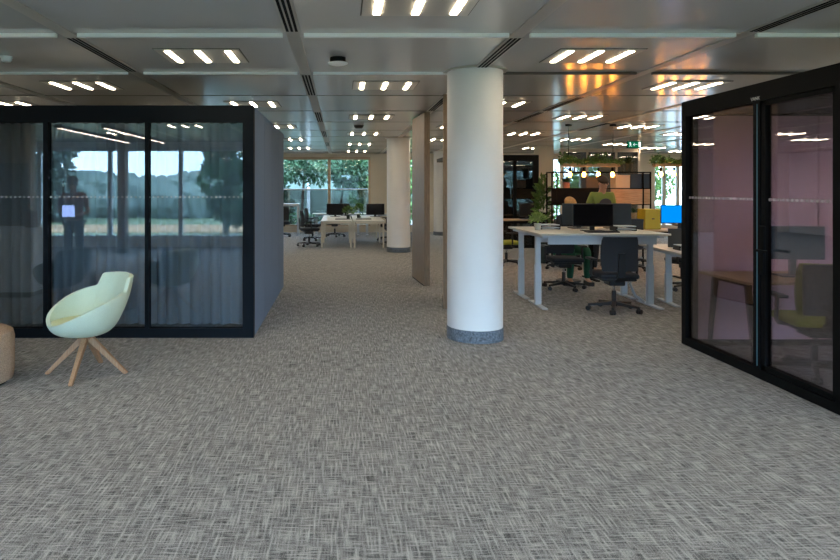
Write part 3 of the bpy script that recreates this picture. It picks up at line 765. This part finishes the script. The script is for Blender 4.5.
# ------------------------------------------------------------------ far cream desks
def cream_desk(label, x0, x1, y0, y1, z=.715, leg=METALC, g='cream bench desks'):
    w, d = (x1-x0)/2, (y1-y0)/2
    t = thing('desk', label, 'desk', ((x0+x1)/2, (y0+y1)/2, 0), 0, g)
    MB().box(-w, w, -d, d, z-.028, z, .003).build('tabletop', DESKW, t)
    for sx in (-1,1):
        for sy in (-1,1): MB().box(sx*(w-.03)-.02, sx*(w-.03)+.02, sy*(d-.03)-.02, sy*(d-.03)+.02, 0, z-.028).build('leg', leg, t)
    fr = MB(); fr.box(-w+.06, w-.06, -d+.01, -d+.05, z-.08, z-.028); fr.box(-w+.06, w-.06, d-.05, d-.01, z-.08, z-.028); fr.build('apron', leg, t)
    return t
cream_desk('cream desk left of the pair, its end facing the aisle', -.53, .285, 16.2, 17.8)
cream_desk('cream desk right of the pair, next to the far white column', .325, 1.14, 16.2, 17.8)
cream_desk('cream desk behind the left one of the far pair', -.53, .285, 17.84, 19.4)
cream_desk('cream desk behind the right one of the far pair', .325, 1.14, 17.84, 19.4)
cream_desk('tall white desk at the far window beside the blue booth edge', -3.0, -1.40, 20.4, 21.1, 1.05, METALW)
T_desk('low white desk along the far window sill', -.95, .7, 20.5, 21.2, .72, .7)
T_desk('pale desk reaching behind the far white column at the window', .75, 2.4, 20.5, 21.2, .72, .7)
FG = 'office chairs at the far cream desks'
for x, y, a, l in ((-.86, 16.75, -75, 'black swivel chair left of the far cream desks'), (-.85, 18.6, -100, 'black swivel chair behind the leftmost far chair'),
                   (-.2, 20.0, 175, 'black swivel chair between the far cream desks and the window desk'), (1.45, 17.1, 85, 'black swivel chair right of the far cream desks, by the column'),
                   (1.4, 18.6, 95, 'black swivel chair behind the far column side of the cream desks'), (-1.9, 20.0, 5, 'black chair at the tall far window desk')):
    dup(c1, (x, y, 0), R(a), l, FG)
ft = MB().box(-.16,.16,-.11,.11,.0,.018,.003); tag(ft.build('document_tray', POTW, None, loc=(-2.05, 20.7, 1.05)), 'small pale tray lying on the tall far window desk', 'tray')
m1 = monitor('black monitor on the left far cream desk', (-.18, 18.5, .715), R(-25), .56, .33, .06, SCREEN, PLAST)
monitor('black monitor on the right far cream desk beside the column', (1.02, 18.4, .715), R(15), .56, .33, .06, SCREEN, PLAST)
monitor('second dark monitor behind the left far one', (.12, 19.1, .715), R(-60), .5, .30, .08, SCREEN, PLAST)
pot_plant('potted_plant', 'green leafy plant in the gap of the far cream desks, left', (.20, 17.35, .7155), .05, .10, POTD, LEAF, 120, .10, .05, .12, .22, dome=True)
pot_plant('potted_plant', 'green leafy plant on the right far cream desk', (.50, 17.75, .715), .05, .10, POTD, LEAF, 120, .10, .05, .12, .30, dome=True)
keyboard('dark keyboard on the left far cream desk', (.05, 16.9, .715)); keyboard('dark keyboard on the right far cream desk', (.62, 16.95, .715))

# ------------------------------------------------------------------ distant booth and partitions on the right
t = thing('added_booth_lamp', 'added unseen round lamp in the ceiling of the black booth, above the lime chair', 'ceiling light', (4.9, 4.85, PZ-.1205))  # unseen lamp added to brighten the booth's mauve lining
MB().lathe([(.10,0),(.125,0),(.125,-.02),(.10,-.02)]).build('trim_ring', WHITE, t, True); MB().cyl(0,0,-.012,0,.10).build('diffuser', emit('added fill lamp glow', (1,.93,.90), 110), t)
b = thing('distant_booth', 'distant black-framed glass booth right of the near column', 'meeting booth', (4.15, 16.2, 0))
MB().box(-1.28, 1.02, 0, .1, PZ-.16, PZ).build('front_rail', BLACK, b); MB().box(-1.28, 1.02, 0, .1, 0, .08).build('front_rail', BLACK, b)
for a, c in ((.87, 1.02), (.36, .44), (-.7, -.6), (-1.28, -1.2)): MB().box(a, c, 0, .1, .08, PZ-.16).build('post', BLACK, b)
for a, c in ((-1.2, -.7), (-.6, .36), (.44, .87)): MB().box(a, c, .04, .048, .08, PZ-.16).build('glass_pane', G_FAR, b)
MB().box(.95, 1.02, .1, 2.4, 0, PZ).build('side_wall', BLACK, b); MB().box(-1.28, .95, .1, 2.4, PZ-.1, PZ).build('booth_ceiling', DARKIN, b)
MB().box(.44, .95, 2.3, 2.4, 0, PZ).build('back_wall', mat('brown felt', (.16, .10, .075), .9), b)
t = T_desk('oak-topped desk in front of the distant booth', 3.6, 5.2, 14.6, 15.3, .82, .7, OAKT, BLACK)
monitor('dark monitor on the oak desk before the distant booth', (4.48, 14.95, .82), R(30), .5, .33, .06)
t = thing('square_pillar', 'beige square pillar between the distant booth and shelf unit', 'pillar', (px(546,18), 18.2, 0))
MB().box(-.22,.22,-.22,.22,0,ZC).build('shaft', BEIGE, t); MB().box(-.225,.225,-.225,.225,0,.1).build('skirting_band', SHELLG, t)
t = thing('glass_partition', 'glazed partition behind the shelf unit', 'partition', (px(600,19.2), 19.2, 0))
for q in (-1.2, -.4, .5, 1.2): MB().box(q-.03, q+.03, -.03, .03, 0, ZC-.02).build('post', CREAM, t)
MB().box(-1.2, 1.2, -.03, .03, ZC-.12, ZC-.01).build('head_rail', CREAM, t)
MB().box(-1.2, 1.2, -.006, .006, 0, ZC-.12).build('glass_pane', G_FAR, t)
t = T_desk('dark divider desk under the bright right window', 10.2-2.5, 9.6, 14.0, 14.7, .75, .8, OAKT, BLACK)
MB().box(-.95, .95, -.36, -.33, .5, 1.30).build('desk_screen', NAVY, t)
dup(c1, (8.0, 13.4, 0), R(20), 'black swivel chair before the navy screened desk at the right')

# ------------------------------------------------------------------ linear pendants, tv, bag (left of camera, reflected)
for x, l in ((-4.85, 'left linear ceiling light reflected in the booth glass'), (-4.06, 'right linear ceiling light reflected in the booth glass')):
    t = thing('linear_pendant', l, 'ceiling light', (x, .8, 0))
    MB().box(-.04,.04,-2.0,1.7,2.60,2.66).build('pendant_body', BLACK, t)
    for k in range(6): MB().box(-.03,.03,-1.95+k*.6,-1.95+k*.6+.55,2.592,2.60).build('diffuser', LINE, t)
    for q in (-1.8,1.5): MB().cyl(0,q,2.66,ZC,.004,seg=6).build('hanger', BLACK, t)
t = thing('timber_column', 'wide oak column reflected in the leftmost booth pane', 'column', (-6.3, 1.0, 0)); MB().box(-.26,.26,-.2,.2,0,ZC).build('shaft', OAKF, t); MB().box(-.27,.27,-.21,.21,0,.1).build('skirting_band', BLACK, t)
t = thing('timber_column', 'slim oak column reflected beside the window mullion', 'column', (-5.3, -2.0, 0)); MB().box(-.1,.1,-.1,.1,0,ZC).build('shaft', OAKF, t); MB().box(-.105,.105,-.105,.105,0,.1).build('skirting_band', BLACK, t)
t = thing('media_cabinet', 'white media cabinet reflected at the left picture edge', 'cabinet', (-5.15, 4.0, 0))
MB().box(-.75,.75,-.22,.22,.08,1.0,.005).build('cabinet_body', WHITE, t); MB().box(-.7,.7,-.18,.18,0,.08).build('plinth', BLACK, t)
for a in (-.74,.005): MB().box(a,a+.735,.22,.235,.1,.98).build('door', WHITE, t)
t = thing('television', 'large dark television standing on the white cabinet, reflected', 'television', (-5.38, 4.0, 1.0))
MB().box(-.8,.8,-.03,.02,.03,.93,.004).build('casing', PLAST, t); MB().box(-.78,.78,.02,.023,.05,.91).build('screen', mat('brown black screen', (.04,.03,.025), .3), t); MB().box(-.3,.3,-.12,.12,0,.03).build('stand_foot', PLAST, t)
t = thing('handbag', 'dark red handbag on the white cabinet, reflected', 'bag', (-4.47, 4.12, 1.0))
MB().box(-.07,.07,-.05,.05,0,.24,.012).build('bag_body', BAGR, t); MB().tube([(.05*math.cos(a/8*PI),0,.24+.11*math.sin(a/8*PI)) for a in range(9)],.008).build('handle', BAGR, t)

# ------------------------------------------------------------------ people
def skin_mesh(name, verts, edges, rad, root, m, parent, sub=2):
    me = bpy.data.meshes.new(name); me.from_pydata(verts, edges, [])
    o = bpy.data.objects.new(name, me); COL.objects.link(o); o.parent = parent
    o.modifiers.new('Skin', 'SKIN')
    sv = me.skin_vertices[0].data
    for i, r_ in enumerate(rad):
        sv[i].radius = (r_, r_) if isinstance(r_, (int, float)) else r_
        sv[i].use_root = (i == root)
    s = o.modifiers.new('Sub', 'SUBSURF'); s.levels = sub; s.render_levels = sub
    dg = bpy.context.evaluated_depsgraph_get(); ev = bpy.data.meshes.new_from_object(o.evaluated_get(dg))
    o.modifiers.clear(); o.data = ev; ev.materials.clear(); ev.materials.append(m)
    ev.polygons.foreach_set('use_smooth', [True]*len(ev.polygons)); return o
def person(label, loc, rz, J, top_m, leg_m, hair_m, hairlong=False, print_=False):
    """J: joint dict in local metres, facing -Y"""
    t = thing('person', label, 'person', loc, rz)
    names = ['pel','bel','che','nec','jaw','hea','crn','shl','ell','wrl','hal','shr','elr','wrr','har','hil','knl','anl','tol','hir','knr','anr','tor']
    rad = {'pel':(.15,.11),'bel':(.14,.10),'che':(.165,.115),'nec':.055,'jaw':(.062,.07),'hea':(.077,.092),'crn':(.06,.072),'sh':.055,'el':.042,'wr':.028,'ha':.032,'hi':.085,'kn':.058,'an':.038,'to':.035}
    edges = [('pel','bel'),('bel','che'),('che','nec'),('nec','jaw'),('jaw','hea'),('hea','crn'),('che','shl'),('shl','ell'),('ell','wrl'),('wrl','hal'),('che','shr'),('shr','elr'),('elr','wrr'),('wrr','har'),
             ('pel','hil'),('hil','knl'),('knl','anl'),('anl','tol'),('pel','hir'),('hir','knr'),('knr','anr'),('anr','tor')]
    ix = {n: i for i, n in enumerate(names)}
    verts = [Vector(J[n]) for n in names]
    rr = [rad.get(n, rad.get(n[:2])) for n in names]
    rr = [tuple(c*.8 for c in q) if isinstance(q, tuple) and n in ('pel','bel','che') else q for q, n in zip(rr, names)]
    es = [(ix[a], ix[b]) for a, b in edges]
    # fingers and thumb chains rooted in the palm
    for s_ in 'lr':
        h = Vector(J['ha'+s_]); d = (h-Vector(J['wr'+s_])).normalized(); sd = d.cross(Vector((0,0,1)))
        sd = sd.normalized() if sd.length > .1 else Vector((1,0,0))
        dn = Vector((0,0,-1)) if abs(d.z) < .8 else Vector((0,-1,0))
        for k, L in ((-1.5,.07),(-.5,.08),(.5,.075),(1.5,.06),(9,.05)):
            if k == 9: a = h - d*.02 + sd*.03; b_ = a + (d*.4+sd*.8).normalized()*L*.6; c_ = b_ + d*L*.5
            else: a = h + d*.01 + sd*k*.014; b_ = a + d*L*.55; c_ = b_ + (d+dn*.7).normalized()*L*.45
            i0 = len(verts); verts += [a, b_, c_]; rr += [.010, .009, .007]; es += [(ix['ha'+s_], i0), (i0, i0+1), (i0+1, i0+2)]
    skin_mesh('body', verts, es, rr, 0, SKIN, t)
    hd = Vector(J['hea']); nk = Vector(J['jaw']); up = (Vector(J['crn'])-hd).normalized()
    fwd = Vector(J['face']).normalized(); rt = up.cross(fwd).normalized()
    face = MB()
    face.ball(hd+fwd*.095-up*.02, .014, 8, (1,1,1.4)); 
    for q in (-1,1): face.ball(hd+rt*q*.08-up*.01, .02, 8, (.5,1,1.3))
    face.build('nose_and_ears', SKIN, t, True)
    ey = MB()
    for q in (-1,1): ey.ball(hd+fwd*.083+rt*q*.03+up*.012, .010, 8)
    ey.build('eyes', HAIRB, t, True)
    mo = MB(); mo.bar(hd+fwd*.083-up*.065-rt*.022, hd+fwd*.083-up*.065+rt*.022, .01, .008); mo.build('mouth', REDS, t)
    hr = MB(); q = bmesh.ops.create_uvsphere(hr.bm, u_segments=20, v_segments=12, radius=1)['verts']
    for v in q:
        v.co = Vector((v.co.x*.098, v.co.y*.118, v.co.z*(.095 if v.co.z > 0 else (.20 if hairlong else .06))))
    for v in q:
        p_ = hd + up*.05 - fwd*.018 + rt*v.co.x + (-fwd)*v.co.y + up*v.co.z; v.co = p_ + Vector((random.gauss(0,.002),)*3)
    hr.build('hair', hair_m, t, True)
    k = 1.14
    def sub(ns, es2, m, nm, rs=None, extra={}):
        nn = [Vector(J[n]) if isinstance(n, str) else Vector(n) for n in ns]
        ra = []
        for n in ns:
            r0 = rad.get(n, rad.get(n[:2])); r0 = (r0, r0) if isinstance(r0, (int, float)) else r0
            ra.append(tuple(c*k+.008 for c in r0))
        return skin_mesh(nm, nn, [(ns.index(a), ns.index(b)) for a, b in es2], ra, 0, m, t)
    def mid(a, b, u): return tuple(Vector(J[a]).lerp(Vector(J[b]), u))
    J['elx'] = mid('shl','ell',.75); J['erx'] = mid('shr','elr',.75); rad['elx'] = rad['erx'] = .055
    J['sx'] = mid('che','nec',.93); rad['sx'] = (.062,.055)
    sub(['pel','bel','che','sx','shl','elx','shr','erx'], [('pel','bel'),('bel','che'),('che','sx'),('che','shl'),('shl','elx'),('che','shr'),('shr','erx')], top_m, 'shirt')
    rad['pe2'] = (.155,.12); J['pe2'] = tuple(Vector(J['pel'])+Vector((0,0,-.02)))
    sub(['pe2','hil','knl','anl','hir','knr','anr'], [('pe2','hil'),('hil','knl'),('knl','anl'),('pe2','hir'),('hir','knr'),('knr','anr')], leg_m, 'trousers')
    so = MB()
    for s_ in 'lr':
        a = Vector(J['an'+s_]); b_ = Vector(J['to'+s_]); so.bar((a.x, a.y+.04, .04), (b_.x, b_.y-.03, .035), .09, .08, .085, .06)
    so.build('shoes', PLAST, t)
    if print_:
        pr = MB(); c = Vector(J['che']); 
        pr.cyl(0,0,-.004,.004,.11,seg=24,mtx=Matrix.Translation(c+Vector((0,-.150,-.04)))@Matrix.Rotation(R(90+8),4,'X')@Matrix.Scale(.8,4,(0,1,0)))
        pr.build('shirt_print', PRINT, t)
    return t
def stand(h=1.0, bend=0.):
    J = dict(pel=(0,0,.95),bel=(0,-.01,1.10),che=(0,-.01-bend*.5,1.32),nec=(0,-.01-bend,1.48),jaw=(0,-.03-bend*1.2,1.56),hea=(0,-.045-bend*1.3,1.64),crn=(0,-.03-bend*1.35,1.71),
      shl=(.18,-.01-bend*.8,1.43),ell=(.25,0,1.12),wrl=(.20,-.18,1.02),hal=(.16,-.25,1.0),shr=(-.18,-.01-bend*.8,1.43),elr=(-.25,0,1.12),wrr=(-.20,-.18,1.02),har=(-.16,-.25,1.0),
      hil=(.09,0,.88),knl=(.10,-.02,.49),anl=(.11,.02,.09),tol=(.12,-.12,.04),hir=(-.09,0,.88),knr=(-.10,-.02,.49),anr=(-.11,.02,.09),tor=(-.12,-.12,.04), face=(0,-1,-.35))
    return J
J = stand(bend=.06)
for k_ in J:
    if k_ != 'face': J[k_] = tuple(c*1.01 for c in J[k_])
person('man in olive T-shirt with round print standing and looking down', (px(601.5,11.35), 11.4, 0), R(4), J, TEEO, DENIM, HAIRB, print_=True)
J = dict(pel=(0,.05,.60),bel=(0,.04,.76),che=(0,0,.99),nec=(0,-.03,1.14),jaw=(0,-.06,1.21),hea=(0,-.075,1.275),crn=(0,-.06,1.335),
  shl=(.17,0,1.06),ell=(.23,-.06,.82),wrl=(.16,-.24,.85),hal=(.12,-.30,.85),shr=(-.17,0,1.06),elr=(-.23,-.06,.82),wrr=(-.16,-.24,.85),har=(-.12,-.30,.85),
  hil=(.09,-.02,.58),knl=(.13,-.42,.56),anl=(.14,-.40,.09),tol=(.15,-.53,.04),hir=(-.09,-.02,.58),knr=(-.13,-.42,.56),anr=(-.14,-.40,.09),tor=(-.15,-.53,.04), face=(0,-1,-.3))
WX = px(579,10.0)
person('blonde person seated behind the monitors, only the hair top showing', (WX, 10.42, 0), 0, J, MESHB, GREENT, HAIRL, True)
t = thing('stool', 'dark stool carrying the seated blonde person', 'stool', (WX, 10.46, 0))
MB().cyl(0,0,.40,.45,.19).build('seat', MESHB, t, True)
MB().cyl(0,0,.02,.40,.025).build('pole', CHROME, t, True); MB().cyl(0,0,0,.02,.2).build('base_plate', PLAST, t, True)
J = stand(bend=.10); J['wrl'] = (.16,-.28,1.08); J['hal'] = (.10,-.33,1.08); J['wrr'] = (-.16,-.28,1.08); J['har'] = (-.10,-.33,1.08)
person('person in brick red top holding a laptop, seen only as reflection', (-5.0, 1.45, 0), R(165), J, REDS, DENIM, HAIRB)
t = thing('tablet', 'glowing tablet held out by the person in red, seen as reflection', 'tablet', (-4.90, 1.92, 1.02), R(165))
MB().box(-.13,.13,.0,.012,0,.27,.004).build('tablet_body', PLAST, t); MB().box(-.105,.105,-.002,0,.03,.24).build('tablet_screen', PALESCR, t)

# ------------------------------------------------------------------ world, camera
w = bpy.data.worlds.new('overcast sky'); S.world = w; w.use_nodes = True
t = w.node_tree; t.nodes.clear()
o = t.nodes.new('ShaderNodeOutputWorld'); bg = t.nodes.new('ShaderNodeBackground'); tc = t.nodes.new('ShaderNodeTexCoord')
n = t.nodes.new('ShaderNodeTexNoise'); n.inputs['Scale'].default_value = 2.5; n.inputs['Detail'].default_value = 5
r_ = t.nodes.new('ShaderNodeValToRGB'); r_.color_ramp.elements[0].color = (.36,.58,.95,1); r_.color_ramp.elements[1].color = (.62,.80,1,1)
r_.color_ramp.elements[0].position = .35; r_.color_ramp.elements[1].position = .65
t.links.new(tc.outputs['Generated'], n.inputs['Vector']); t.links.new(n.outputs['Fac'], r_.inputs[0]); t.links.new(r_.outputs[0], bg.inputs[0])
bg.inputs[1].default_value = 8.2; t.links.new(bg.outputs[0], o.inputs[0])

cam = bpy.data.cameras.new('camera'); co = bpy.data.objects.new('camera', cam); COL.objects.link(co)
co.location = (0, 0, H); co.rotation_euler = (R(90), 0, 0)
cam.sensor_width = 36; cam.lens = 36*F/840; cam.shift_x = (420-VX)/840; cam.shift_y = (VY-280)/840
cam.clip_end = 500; cam.clip_start = .05
S.camera = co
S.view_settings.view_transform = 'Standard'; S.view_settings.look = 'None'; S.view_settings.gamma = 1; S.view_settings.exposure = 1.0
S.view_settings.use_curve_mapping = False
S.cycles.max_bounces = 10; S.cycles.diffuse_bounces = 5; S.cycles.glossy_bounces = 5; S.cycles.transparent_max_bounces = 24
S.cycles.sample_clamp_indirect = 15; S.cycles.use_denoising = True
S.cycles.caustics_reflective = False; S.cycles.caustics_refractive = False
